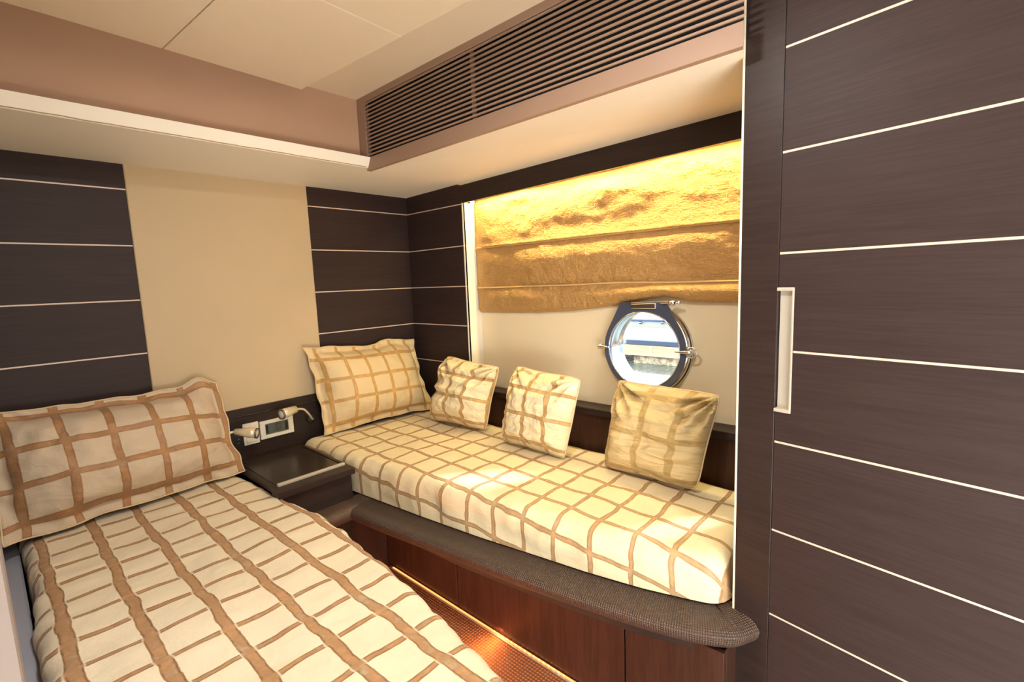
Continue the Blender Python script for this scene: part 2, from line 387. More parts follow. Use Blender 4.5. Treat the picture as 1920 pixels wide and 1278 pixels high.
# soffit above the bench, from grille to fascia
bm = bmesh.new()
XG = 1.2293
bm.free()
loc(prism('side_soffit', [(XG+.004, YL), (XP+.012, YL), (XP+.012, .312), (1.31, .394), (XG+.004, .374)], [ZS, ZS+.002, zf(.312, ZS+.001, 1.884), ZS+.004, ZS], [ZS+.03, ZS+.03, 1.93, 1.90, ZS+.03], M['soffit'], ce), ce)
wbox('closing_panel', (XG+.055, .405, 1.95), (2.0, YB, 2.17), M['void'], ce, 0)

# ------------------------------------------------------------------ porthole
w1 = tag(empty('window_1', tuple(PC)), 'round steel framed porthole below the gold blind', kind='structure')
def ploc(o): return loc(o, w1)
bm = bmesh.new()     # front ring with a flat-topped lug, ring plane at X = 1.83
def ringpt(a, r):
    return (PC.y + r*math.cos(a), PC.z + r*math.sin(a))
outl = []; innl = []
for k in range(96):
    a = 2*PI*k/96; c, s = math.cos(a), math.sin(a); r = .179
    y, z = r*c, r*s
    da = abs(a-PI/2)                 # lug: the circle's tangents meet a straight top edge
    if da < R(27.1): r = .195/s
    elif da < R(62.3): r = .179/math.cos(R(62.3)-da)
    outl.append((PC.y + r*c, PC.z + r*s)); innl.append(ringpt(a, PR))
X0, X1 = 1.830, 1.846
vo0 = [bm.verts.new((X0, y, z)) for y, z in outl]; vi0 = [bm.verts.new((X0, y, z)) for y, z in innl]
vo1 = [bm.verts.new((X1, y, z)) for y, z in outl]; vi1 = [bm.verts.new((X1, y, z)) for y, z in innl]
for k in range(96):
    j = (k+1) % 96
    bm.faces.new((vo0[k], vo0[j], vi0[j], vi0[k])); bm.faces.new((vo1[k], vo1[j], vi1[j], vi1[k]))
    bm.faces.new((vo0[k], vo0[j], vo1[j], vo1[k])); bm.faces.new((vi0[k], vi0[j], vi1[j], vi1[k]))
bm.normal_update()
bmesh.ops.bevel(bm, geom=[e for e in bm.edges if e.calc_face_angle(0) > .9], offset=.0022, segments=2, affect='EDGES')
ploc(bm_obj('hatch_ring', bm, M['ringsteel'], w1))
bm = bmesh.new()     # inner bead around the opening
for k in range(96): pass
tube(bm, [(1.8285, PC.y+PR*math.cos(2*PI*k/72), PC.z+PR*math.sin(2*PI*k/72)) for k in range(73)], .0028, 8)
ploc(bm_obj('inner_bead', bm, M['chrome'], w1, True))
bm = bmesh.new()     # tube through the hull
lathe(bm, [(0, PR+.001), (.020, PR-.002), (.030, PR+.002), (.055, PR-.001), (.115, PR+.004), (.115, PR+.011), (.0, PR+.011), (0, PR+.001)], (1.842, PC.y, PC.z), (1, 0, 0), 72, False)
ploc(bm_obj('spigot_tube', bm, M['steel'], w1, True))
bm = bmesh.new()     # flange against the lining, two stepped rings
lathe(bm, [(0, .160), (0, .182), (.004, .186), (.016, .186), (.018, .191), (.024, .194), (.032, .194), (.032, .160), (0, .160)], (1.849, PC.y, PC.z), (1, 0, 0), 72, False)
ploc(bm_obj('flange', bm, M['steel'], w1, True))
bm = bmesh.new(); lathe(bm, [(0, .163), (.004, .163)], (1.915, PC.y, PC.z), (1, 0, 0), 64)
ploc(bm_obj('glass_pane', bm, M['glass'], w1))
bm = bmesh.new()     # hinge barrel and bracket
tube(bm, [(1.822, .972, 1.238), (1.822, .872, 1.242)], .0055, 12)
add_box(bm, (1.824, .868, 1.216), (1.836, .975, 1.240), .002)
ploc(bm_obj('hinge_bracket', bm, M['steel'], w1))
bm = bmesh.new()
lathe(bm, [(0, .004), (.035, .004), (.035, .009), (.050, .0105), (.062, .0085), (.062, .004), (.072, .004), (.073, .007), (.080, .006)], (1.822, .845, 1.239), (0, -1, .03), 14)
ploc(bm_obj('hinge_pin', bm, M['chrome'], w1, True))
def dog(y, z, sy, big):
    bm = bmesh.new()
    base = Vector((1.836, y, z))
    lathe(bm, [(0, .010), (.004, .012), (.016, .012), (.020, .008)], base, (0, sy, 0), 16)
    # wing-nut lever pointing inwards plus the eye-bolt loop
    p = [base + Vector((-.012, sy*.012, 0)), base + Vector((-.016, -sy*.004, .001)), base + Vector((-.018, -sy*.022, .001)), base + Vector((-.020, -sy*.042, .001))]
    tube(bm, bez(p, 5), lambda t: .0075*(1-t)+.0028, 10)
    if big:
        c = base + Vector((-.004, sy*.018, 0))
        tube(bm, [c + Vector((0, .020*math.cos(a), .020*math.sin(a))) for a in [2*PI*k/24 for k in range(25)]], .0035, 8)
        for dz in (-.017, .017): lathe(bm, [(0, .005), (.012, .005)], c + Vector((-.006, -sy*.016, dz)), (0, sy, 0), 10)
    ploc(bm_obj('clamp_screw', bm, M['chrome'], w1, True))
dog(.742, 1.047, -1, True)
dog(1.122, 1.047, 1, False)

# ------------------------------------------------------------------ outside
WATER = .555
t = NT('harbour_water'); v = t.coord('Object', (1, 2.5, 1)); h = t.noise(v, 9, 4)
t.set(Base_Color=(.06, .08, .07), Roughness=.08, Normal=t.bump(h, .5, .05)); M['water'] = t.m
tag(box('water', (2.05, -14, WATER-.3), (30, 30, WATER), M['water'], bev=0), 'dark harbour water beyond the porthole', 'water', kind='stuff')
M['beam'] = wood('orange_timber', (.55, .32, .17), (.80, .56, .36), (10, 1, 40), .7)  # the timber's own orange-brown grain
M['deckblue'] = plain('blue_deck', (.20, .29, .46), .6)
M['navy'] = plain('navy_rubber', (.045, .06, .10), .5)
t = NT('barnacled_float'); v = t.coord('Object'); f = t.noise(v, 22, 5, .7)
t.set(Base_Color=t.mix(t.rng(f, .35, .65), (.25, .19, .12), (.85, .70, .48)), Roughness=.9, Normal=t.bump(f, 1., .03)); M['float'] = t.m
M['gel'] = plain('white_gelcoat', (.85, .86, .86), .25)
M['cream'] = plain('cream_gelcoat', (.85, .80, .66), .3)
po = tag(empty('pontoon', (4.3, 2, WATER)), 'floating dock with an orange timber edge seen through the porthole', 'dock')
wbox('timber_beam', (4.0, -3, .626), (4.09, 8, .724), M['beam'], po, .004)
wbox('rubber_strip', (4.0, -3, .7245), (4.09, 8, .770), M['navy'], po, .004)
wbox('deck', (4.09, -3, .70), (5.02, 8, .772), M['deckblue'], po, .002)
def float_block(y0, y1):
    bm = bmesh.new(); add_box(bm, (4.03, y0, WATER-.15), (4.98, y1, .626), .02, 2)
    bmesh.ops.subdivide_edges(bm, edges=bm.edges, cuts=5, use_grid_fill=True)
    for v in bm.verts: v.co += Vector((1, .6, .6))*.02*nz(v.co.x*9, v.co.y*9, v.co.z*9)
    loc(bm_obj('float_block', bm, M['float'], po), po)
float_block(.4, 2.14); float_block(2.75, 4.6)
for y in (1.95, 2.5, 1.4): wbox('bolt_plate', (3.994, y-.012, .64), (4.0, y+.012, .712), M['steel'], po, .001)
bo = tag(empty('moored_boat', (5.4, 2.5, WATER)), 'white boat moored behind the floating dock', 'boat')
bm = bmesh.new()
hexa(bm, [(5.30, -2, WATER-.1), (7, -2, WATER-.1), (7, 8, WATER-.1), (5.30, 8, WATER-.1), (5.12, -2, .83), (7, -2, .83), (7, 8, .83), (5.12, 8, .83)])
loc(bm_obj('hull', bm, M['cream'], bo), bo)
wbox('gunwale', (5.08, -2, .832), (7, 8, .852), M['navy'], bo, .004)
bm = bmesh.new(); hexa(bm, [(5.14, -2, .853), (7, -2, .853), (7, 8, .853), (5.14, 8, .853), (5.30, -2, 1.5), (7, -2, 1.5), (7, 8, 1.5), (5.30, 8, 1.5)])
loc(bm_obj('cabin_side', bm, M['gel'], bo), bo)
for y, z, x in ((2.62, .815, 5.118), (2.52, .90, 5.145), (2.35, .82, 5.118)):
    bm = bmesh.new(); lathe(bm, [(0, .018), (.012, .018), (.018, .01)], (x, y, z), (-1, 0, 0), 12); loc(bm_obj('cleat', bm, M['steel'], bo, True), bo)
tag(box('trim_2', (2.0, -.6, .70), (2.16, 2.6, .880), M['gel'], bev=.02, seg=3), 'white rub rail of the hull just outside the porthole', kind='structure')

# ------------------------------------------------------------------ air grille
YG = .372
gr = tag(empty('air_grille', (XG, 1.15, ZS)), 'long tan slatted air grille under the ceiling above the bench', 'grille')
def gbox(name, a, b, mat, bev=.001):
    o = box(name, a, b, mat, gr, bev)
    for v in o.data.vertices:                    # mitred where it meets the wardrobe post
        if v.co.y < .40: v.co.y += (v.co.x-XG)*.34
    return loc(o, gr)
gbox('bottom_rail', (XG, YG, ZS), (XG+.02, 1.94, 1.9115), M['grille'])
gbox('top_rail', (XG, YG, 2.142), (XG+.02, 1.985, 2.172), M['grille'])
gbox('end_stile', (XG-.001, 1.924, 1.9115), (XG+.02, 1.985, 2.142), M['grille'])
gbox('back_board', (XG+.045, YG, 1.90), (XG+.05, 1.94, 2.165), M['void'], 0)
gbox('mullion', (XG+.012, 1.255, 1.9115), (XG+.02, 1.271, 2.142), M['grille'])
pitchz = (2.142-1.9115)/14
slat0 = None
for i in range(14):
    z = 1.9115 + (i+.62)*pitchz
    if slat0 is None:
        slat0 = gbox('slat', (XG, YG, z-.0032), (XG+.006, 1.924, z+.0032), M['grille'], .0008)
    else:
        c = slat0.copy(); COL.objects.link(c); c.parent = gr; loc(c, gr); c.location.z += i*pitchz

# ------------------------------------------------------------------ wardrobe with its planked sliding door
az = R(79.86); wd = tag(empty('wardrobe', (1.30, .40, 0), az-PI/2), 'tall dark wardrobe with pale inlaid lines and a long recessed pull', 'wardrobe')
# local frame: -y runs along the front towards the viewer, +x goes into the wardrobe
def lbox(name, a, b, mat, parent=wd, bev=.0012): return box(name, a, b, mat, parent, bev)
lbox('side_post', (0, -.1015, 0), (.55, -.0115, 2.168), M['wood_v'])
lbox('edge_banding', (-.0005, -.0114, .425), (.012, -.0062, 2.168), M['edge'], bev=.0005)
dr = empty('door'); dr.parent = wd; dr.location = (0, -.1035, 0)
zs = [0.012, .2395, .469, .700, .931, 1.1585, 1.390, 1.619, 1.846, 2.0755, 2.16]
L0, L1 = 0, -1.35
for i in range(len(zs)-1):
    # the two planks beside the pull are cut back around it
    a, b = zs[i]+.0027, zs[i+1]-.0027
    if b > 1.0 and a < 1.01: # plank under the pull's foot
        pts = [(L0, a), (L1, a), (L1, b), (-.036, b), (-.036, 1.008), (L0, 1.008)]
    elif a < 1.306 < b:
        pts = [(L0, 1.310), (-.036, 1.310), (-.036, a), (L1, a), (L1, b), (L0, b)]
    else: pts = [(L0, a), (L1, a), (L1, b), (L0, b)]
    bm = bmesh.new(); v0 = [bm.verts.new((0, y, z)) for y, z in pts]; v1 = [bm.verts.new((.018, y, z)) for y, z in pts]
    bm.faces.new(v0); bm.faces.new(v1[::-1])
    for k in range(len(pts)):
        j = (k+1) % len(pts); bm.faces.new((v0[k], v0[j], v1[j], v1[k]))
    bm_obj('plank', bm, M['wood'], dr)
for i, z in enumerate(zs[1:-1]):
    box('inlay_strip', (.0008, L1, z-.0028), (.018, (-.0365 if abs(z-1.1585) < .01 else L0), z+.0028), M['inlay'], dr, 0)
box('door_core', (.0182, L1, .01), (.03, L0, 2.16), M['void'], dr, 0)
bm = bmesh.new()
add_box(bm, (.010, -.0325, 1.010), (.016, .0, 1.308), .0008)
add_box(bm, (-.002, -.0355, 1.008), (.016, -.0305, 1.310), .0012)
add_box(bm, (-.004, -.0345, 1.302), (.016, .0025, 1.310), .0012)
add_box(bm, (-.004, -.0345, 1.008), (.016, .0025, 1.0165), .0012)
bm_obj('pull_handle', bm, M['pull'], dr)

# ------------------------------------------------------------------ bench berth (base) with padded rim
def pad_sweep(name, path, prof, mat, parent, flip=1):
    """sweep profile (offset outward, z) along a plan path; UV in metres"""
    pth = [Vector((p[0], p[1], 0)) for p in path]; V = []; UV = []; F = []
    s = 0; m = len(prof)
    for i, p in enumerate(pth):
        t = (pth[min(i+1, len(pth)-1)] - pth[max(i-1, 0)]).normalized(); nrm = Vector((t.y, -t.x, 0))*flip
        if i: s += (p-pth[i-1]).length
        w = 0
        for k, (o, z) in enumerate(prof):
            if k: w += math.hypot(o-prof[k-1][0], z-prof[k-1][1])
            V.append(p + nrm*o + Vector((0, 0, z))); UV.append((s, w))
    for i in range(len(pth)-1):
        for k in range(m-1): F.append((i*m+k, (i+1)*m+k, (i+1)*m+k+1, i*m+k+1))
    F.append(tuple(range(m))[::-1]); F.append(tuple((len(pth)-1)*m+k for k in range(m)))
    o = mesh(name, V, F, mat, None, True, UV); o.parent = parent
    if parent is not None: loc(o, parent)
    return o
be = tag(empty('bench_berth', (1.4, 1.15, 0)), 'built-in bench base with reddish dark doors below the porthole', 'bench')
def bbox(name, a, b, mat, bev=.0015): return loc(box(name, a, b, mat, be, bev), be)
bbox('carcass', (1.231, .41, .03), (1.76, 1.90, .335), M['void'], 0)
for a, b in ((.382, .6705), (.6755, 1.4425), (1.4475, 1.954)):
    bbox('door', (1.20, a, .014), (1.222, b, .36), M['wood_base'])
bbox('end_panel', (1.222, .382, .0), (1.30, .396, .36), M['wood_base'])
bbox('plinth', (1.215, .385, 0), (1.23, 1.95, .36), M['void'], 0)
prism_pts = [(1.02, 1.93), (1.06, 1.23), (1.10, .91), (1.15, .63), (1.21, .43), (1.29, .40), (1.77, .42), (1.77, 2.39), (1.03, 2.39)]
loc(prism('seat_board', prism_pts, .335, .425, M['wood_v'], be), be)
nose = bez([(.940, 1.838), (.965, 1.60), (1.010, 1.28), (1.050, .96), (1.100, .68), (1.148, .48), (1.203, .365), (1.274, .318)], 8)
pr = [(-.16, .431), (-.055, .431), (-.012, .424), (.0, .415), (.0015, .409), (-.003, .392), (-.015, .374), (-.038, .362), (-.10, .358)]
pad_sweep('padded_rim', nose, pr, M['pad'], be, 1)
# stitched crest seam of the pad
bm = bmesh.new(); tube(bm, [(p.x+.001, p.y, .4125) for p in nose[1:]], .0018, 6); loc(bm_obj('rim_piping', bm, M['padleather'], be, True), be)

# ------------------------------------------------------------------ bedside cabinet
bc = tag(empty('bedside_cabinet', (.85, 2.1, 0)), 'low dark bedside cabinet with a metal-edged lid between the two berths', 'cabinet')
def cbox(name, a, b, mat, bev=.0015): return loc(box(name, a, b, mat, bc, bev), bc)
cbox('body', (.722, 1.915, .05), (1.0, 2.398, .50), M['wood_v'])
cbox('front_panel', (.700, 1.895, .43), (1.012, 1.913, .545), M['wood_v'])
# worktop frame around the lid
bm = bmesh.new()
for a, b in (((.690, 1.862, .550), (1.0135, 1.930, .578)), ((.700, 1.930, .550), (.716, 2.398, .578)), ((1.000, 1.930, .550), (1.0135, 2.398, .578)), ((.716, 2.345, .550), (1.000, 2.398, .578))):
    add_box(bm, a, b, .0012, 1)
loc(bm_obj('top_frame', bm, M['wood_v'], bc), bc)
ld = cbox('lid', (.719, 1.933, .553), (.997, 2.342, .5765), M['wood_gloss'])
ms = box('metal_strip', (.714, 1.919, .5775), (1.000, 1.935, .589), M['pull'], None, .0015); ms.parent = ld; ms.matrix_parent_inverse = (Matrix.LocRotScale(bc.location, None, None) @ ld.matrix_parent_inverse).inverted() if False else Matrix.Identity(4)
pad_sweep('padded_rim', [(.60, 1.820), (.95, 1.832), (1.05, 1.834)], [(-.075, .432), (-.02, .434), (.015, .430), (.03, .418), (.032, .405), (.022, .382), (.0, .366), (-.06, .362)], M['padleather'], bc, 1)
cbox('kick_panel', (.66, 1.955, .0), (1.20, 1.975, .37), M['wood_base'])

# ------------------------------------------------------------------ bed base
bb = tag(empty('bed', (.33, 1.4, 0)), 'low dark bed base under the left plaid mattress', 'bed')
loc(prism('base_box', [(.0, .5), (.40, .5), (.56, .72), (.64, 1.1), (.655, 1.5), (.655, 2.395), (.0, 2.395)], .03, .405, M['wood_v'], bb, .003), bb)
loc(box('side_board', (-.060, .5, .0), (.002, 2.395, .50), M['grey'], bb, .006), bb)

# ------------------------------------------------------------------ mattresses
def mattress(name, XL, XR, y0, y1, zb, zt, r, mat, amp=.006, seed=0., ny=150, rc=.07, re=.05, wr=0.004):
    V = []; UV = []; F = []
    ys = []
    for k in range(9): ys.append((y0, re*0 + 0, 1-k/8))          # end face rows (drop fraction)
    rows = [(y0, 1-k/6) for k in range(6)] + [(y0 + (y1-y0)*((1-math.cos(PI*k/ny))/2*.25 + .75*k/ny), 0) for k in range(ny+1)] + [(y1, (k+1)/6) for k in range(6)]
    nt, ns, na = 64, 7, 6
    m = None
    for (y, drop) in rows:
        d = min(y-y0, y1-y)
        ins = rc - math.sqrt(max(0, rc*rc-(rc-min(d, rc))**2)); low = re - math.sqrt(max(0, re*re-(re-min(d, re))**2))
        xl, xr = XL(y)+ins, XR(y)-ins; z = zt(y)-low; rr = min(r, z-zb-.01)
        pts = []
        for k in range(ns): pts.append((xl, zb+(z-rr-zb)*k/ns))
        for k in range(na): a = PI - k/na*PI/2; pts.append((xl+rr+rr*math.cos(a), z-rr+rr*math.sin(a)))
        for k in range(nt+1): pts.append((xl+rr+(xr-xl-2*rr)*k/nt, z))
        for k in range(1, na+1): a = PI/2 - k/na*PI/2; pts.append((xr-rr+rr*math.cos(a), z-rr+rr*math.sin(a)))
        for k in range(1, ns+1): pts.append((xr, z-rr+(zb-z+rr)*k/ns))
        m = len(pts); u = [0]*m; mid = m//2; u[mid] = pts[mid][0]
        for k in range(mid+1, m): u[k] = u[k-1] + math.hypot(pts[k][0]-pts[k-1][0], pts[k][1]-pts[k-1][1])
        for k in range(mid-1, -1, -1): u[k] = u[k+1] - math.hypot(pts[k][0]-pts[k+1][0], pts[k][1]-pts[k+1][1])
        for k, (x, zz) in enumerate(pts):
            zz2 = zb + (zz-zb)*(1-drop)
            V.append(Vector((x, y, zz2))); UV.append((u[k], y + (-(zz-zz2) if y < (y0+y1)/2 else (zz-zz2))))
    for i in range(len(rows)-1):
        for k in range(m-1): F.append((i*m+k, i*m+k+1, (i+1)*m+k+1, (i+1)*m+k))
    me = bpy.data.meshes.new(name); me.from_pydata([tuple(v) for v in V], [], F)
    uv = me.uv_layers.new(name='UVMap')
    for l in me.loops: uv.data[l.index].uv = UV[l.vertex_index]
    me.update()
    nor = [v.normal.copy() for v in me.vertices]
    for i, v in enumerate(me.vertices):
        p = v.co; hgt = min(1., max(0., (p.z-zb)/.05))
        a = amp*nz(p.x*5+seed, p.y*4, p.z*5) + amp*.6*nz(p.x*11+seed, p.y*9+3, p.z*9)
        w = wr*max(0, nz(p.x*6+p.y*15+seed, p.y*5-p.x*4, 2.)) ** 1.0
        side = abs(nor[i].z) < .75
        if side: a += .010*nz(p.y*7+seed, p.z*9, 5.) + .006*nz(p.y*19+seed, p.z*5, 8.)
        v.co = p + nor[i]*(a+w)*hgt
    me.update()
    return link(name, me, mat, None, True)
xr1 = [(.40, .44), (.46, .53), (.52, .575), (.62, .630), (.70, .650), (.81, .668), (1.1, .702), (1.35, .735), (1.6, .742), (2.0, .715), (2.39, .690)]
bed1 = mattress('mattress', lambda y: .007+.003*math.sin(y*4), lambda y: interp(xr1, y), .40, 2.392, .41, lambda y: .560+.008*math.sin(y*2.2), .045, M['plaid_bed'], .0085, 3.3, wr=.007)
tag(bed1, 'wide-striped plaid mattress on the left bed nearest the viewer', 'mattress')
xl2 = [(.40, 1.285), (.50, 1.250), (.62, 1.215), (.793, 1.180), (1.0, 1.150), (1.206, 1.118), (1.5, 1.085), (1.92, 1.045), (2.39, 1.018)]
bed2 = mattress('bench_mattress', lambda y: interp(xl2, y), lambda y: interp([(1.85, 1.786), (1.95, 1.772)], y)-.02*max(0, .8-y), .405, 2.392, .437, lambda y: interp([(.4, .568), (.9, .585), (1.6, .598), (2.4, .602)], y), .05, M['plaid_bench'], .006, 8.1, rc=.05, re=.06, wr=.003)
tag(bed2, 'narrow plaid mattress on the bench below the porthole', 'mattress')

# ------------------------------------------------------------------ pillows and cushions
def pillow(name, TL, TR, BR, BL, thick, mat, seed, flange=0., back=.3, concave=.03, wr=.006, crease=0., nu=72, nv=52, ear=None, bot=1.0):
    TL, TR, BR, BL = map(Vector, (TL, TR, BR, BL))
    rgt = ((TR-TL)+(BR-BL)).normalized(); upv = ((TL-BL)+(TR-BR)).normalized(); nrm = rgt.cross(upv).normalized()
    Wd = ((TR-TL).length+(BR-BL).length)/2; Hd = ((TL-BL).length+(TR-BR).length)/2
    V = []; UV = []; F = []
    def pt(s, t, side):
        a, b = 2*s-1, 2*t-1
        # pulled-in edges leave the four corners as ears
        s2 = s - a*concave*(1-b*b)*1.0; t2 = t - b*concave*(1-a*a)*Wd/Hd*.9*(bot if b < 0 else 1)
        p = (BL*(1-s2)+BR*s2)*(1-t2) + (TL*(1-s2)+TR*s2)*t2
        fa = max(0, (1-abs(a))*Wd/2 - flange)/(Wd/2-flange); fb = max(0, (1-abs(b))*Hd/2 - flange)/(Hd/2-flange)
        ia, ib = 1-fa, 1-fb
        h = max(0, (1-ia**3.0))**.62*max(0, (1-ib**2.8))**.62
        edge = 1-max(0, min(1, min(fa, fb)*6))
        x, y = s*Wd, t*Hd
        d = thick*h*(1 if side > 0 else -back)
        if side > 0:
            d += wr*h*nz(x*9+seed, y*9, 1.) + wr*.7*nz(x*20+seed, y*22, 4.)*min(1, h*2)
            if crease:
                d += crease*min(1, h*1.6)*(abs(nz(x*3+seed, y*17, 7.))*-1.6 + .25) + crease*.6*min(1, h*1.6)*nz(x*7+seed, y*30, 2.)
                # pulled folds radiating from the top corners
                for cx in (0, Wd):
                    rx, ry = abs(x-cx), Hd-y; rad = math.hypot(rx, ry)
                    d += crease*.9*math.sin(math.atan2(ry, rx+1e-4)*15+seed)*math.exp(-((rad-.09)/.07)**2)*min(1, h*3)
        if flange:
            fl_ = max(0, 1-min(fa, fb)*9) ; d += (.0022 if side > 0 else -.0022)*min(1, min(1-abs(a), 1-abs(b))*60) + .022*fl_*nz(x*12+seed, y*12, 9.) + .004*fl_*math.sin((x+y)*70+seed)
            p = p + upv*(.014*fl_*nz(x*9, y*9+seed, 3.)) + rgt*(.012*fl_*nz(x*11+4, y*11+seed, 6.))
        else:
            p = p + upv*(.006*nz(x*7+seed, y*7, 3.)) + rgt*(.005*nz(x*7+4, y*7+seed, 6.))
        if ear: p = p + upv*(ear[1]*math.exp(-((s-ear[0])/ear[2])**2)*max(0, t-.8)*5)
        if not flange: p = p - (rgt*(a*Wd/2) + upv*(b*Hd/2))*.06*(abs(a)*abs(b))**5
        return p + nrm*d
    for side in (1, -1):
        base = len(V)
        for j in range(nv+1):
            for i in range(nu+1):
                s = .5-.5*math.cos(PI*i/nu)*(.35)-.5*(1-2*i/nu)*.65; t = .5-.5*math.cos(PI*j/nv)*.35-.5*(1-2*j/nv)*.65
                q = pt(s, t, side)
                if side < 0 and (i in (0, nu) or j in (0, nv)): q = V[j*(nu+1)+i].copy()
                V.append(q); UV.append((s*Wd, t*Hd))
        for j in range(nv):
            for i in range(nu):
                q = (base+j*(nu+1)+i, base+j*(nu+1)+i+1, base+(j+1)*(nu+1)+i+1, base+(j+1)*(nu+1)+i)
                F.append(q if side > 0 else q[::-1])
    # weld rims
    me = bpy.data.meshes.new(name); me.from_pydata([tuple(v) for v in V], [], F)
    uv = me.uv_layers.new(name='UVMap')
    for l in me.loops: uv.data[l.index].uv = UV[l.vertex_index]
    bm = bmesh.new(); bm.from_mesh(me); bmesh.ops.remove_doubles(bm, verts=bm.verts, dist=.00005); bm.to_mesh(me); bm.free(); me.update()
    o = link(name, me, mat, None, True)
    # corded rim as its own part
    rim = [pt(i/40, 0, 1) for i in range(40)] + [pt(1, i/30, 1) for i in range(30)] + [pt(1-i/40, 1, 1) for i in range(40)] + [pt(0, 1-i/30, 1) for i in range(31)]
    bm = bmesh.new(); tube(bm, rim, .0032, 6); bm_obj('corded_rim', bm, M['cord'], o, True)
    return o
M['cord'] = plain('cream_cord', (.66, .50, .30), .7)
p = pillow('bed_pillow', (-.045, 2.352, .985), (.668, 2.356, .955), (.700, 2.235, .572), (-.032, 2.185, .572), .115, M['plaid_pillow'], 1.7, .035, .2, .012, .016, ear=(.90, .035, .07))
tag(p, 'large plaid pillow standing at the head of the left bed', 'pillow')
p = pillow('bed_pillow', (1.066, 2.372, 1.065), (1.735, 2.378, 1.022), (1.755, 2.235, .612), (1.100, 2.30, .612), .11, M['plaid_ledlit'], 5.2, .028, .2, .030, .008, ear=(.74, .022, .16))
tag(p, 'large flanged plaid pillow in the corner at the head of the bench', 'pillow')
p = pillow('throw_cushion', (1.72, 2.051, .955), (1.72, 1.644, .928), (1.630, 1.670, .612), (1.590, 2.080, .612), .105, M['plaid_small'], 2.4, 0, .3, .028, .011, .020)
tag(p, 'crumpled square cushion farthest along the bench, beside the corner pillow', 'cushion')
p = pillow('throw_cushion', (1.70, 1.520, .950), (1.70, 1.139, .925), (1.575, 1.150, .598), (1.585, 1.530, .600), .105, M['plaid_small'], 7.7, 0, .3, .028, .010, .016)
tag(p, 'middle one of the three square cushions, sunlit along its right edge', 'cushion')
p = pillow('throw_cushion', (1.69, .968, .945), (1.69, .556, .935), (1.630, .620, .582), (1.630, 1.005, .584), .10, M['plaid_wide'], 4.1, 0, .3, .026, .010, .022)
tag(p, 'creased wide-striped square cushion leaning below the porthole', 'cushion')

# ------------------------------------------------------------------ roman blind
XB = 1.852
hem = [(.30, 1.238), (.541, 1.239), (.70, 1.240), (.754, 1.243), (.80, 1.253), (.841, 1.262), (.90, 1.256), (.98, 1.242), (1.08, 1.225), (1.19, 1.211), (1.33, 1.197), (1.50, 1.188), (1.70, 1.184), (1.916, 1.183)]
def blind_x(y, t, zone, z):
    """bulge of one cloth bay, t 0 at its top ridge and 1 at its lower ridge"""
    edge = min(1, (1.912-y)/.09)
    if zone == 0: b = .005*math.sin(PI*t)*nz(y*2.2, 1.) + .012*t*t
    elif zone == 1: b = -.004 + .034*math.sin(PI*t**.72)*(.8+.5*nz(y*2.6+4, 2.))
    else: b = -.004 + .036*math.sin(PI*min(1, t*.95)**.8)*(.8+.5*nz(y*2+8, 3.))
    w = .010*nz(y*3.2+11, z*11, zone) + .0055*nz(y*7+3*zone, z*16, zone+3) + .0022*nz(y*19, z*30, zone) + .001*nz(y*45, z*60, zone)
    if zone: w -= .009*max(0, nz(y*5.5+7, zone*3.))*max(0, 1-t*2.2)
    if zone == 0: w *= min(1, t*2.4)*1.7
    env = min(1, t*9)*min(1, (1-t)*8) if zone < 2 else min(1, t*6)
    return (b + w*env*.9)*max(0, edge)
V = []; UV = []; F = []; ny = 150
zlist = []
def zr1(y): return 1.531 + .002*nz(y*3, 0)
def zr2(y): return 1.319 + .003*nz(y*3, 5) - .006*math.exp(-((y-1.05)/.25)**2)*-1
for zone, nzr in ((0, 44), (1, 34), (2, 26)):
    for k in range(nzr): zlist.append((zone, k/(nzr-1)))
cols = ny+1; vacc = None
for (zone, t) in zlist:
    for i in range(cols):
        y = .30 + (1.912-.30)*i/ny
        top, bot = ((1.925, zr1(y)), (zr1(y), zr2(y)), (zr2(y), interp(hem, y)))[zone]
        z = top + (bot-top)*t
        x = XB - blind_x(y, t, zone, z)
        if zone and t < .12: x -= .007*(1-t/.12)**.5          # stitched batten ridge stands proud
        if zone < 2 and t > .95: x -= .007*((t-.95)/.05)
        if zone == 2 and t > .86: x += .02*((t-.86)/.14)**2
        V.append((x, y, z)); UV.append((y, z))
for j in range(len(zlist)-1):
    for i in range(ny): F.append((j*cols+i, j*cols+i+1, (j+1)*cols+i+1, (j+1)*cols+i))
rb = tag(empty('roman_blind', (XB, 1.15, 1.2)), 'gold roman blind, half lowered over the porthole wall', 'blind')
bl = mesh('blind_cloth', V, F, M['blind'], rb, True, UV); loc(bl, rb)
so = bl.modifiers.new('thickness', 'SOLIDIFY'); so.thickness = .004; so.offset = -1
M['goldcord'] = plain('gold_batten', (.74, .50, .22), .4, .2)
for f_, nm in ((zr1, 0), (zr2, 1)):
    bm = bmesh.new(); tube(bm, [(XB-.010, .30+(1.910-.30)*i/60, f_(.30+(1.910-.30)*i/60)) for i in range(61)], .0040, 8)
    loc(bm_obj('batten_seam', bm, M['goldcord'], rb, True), rb)

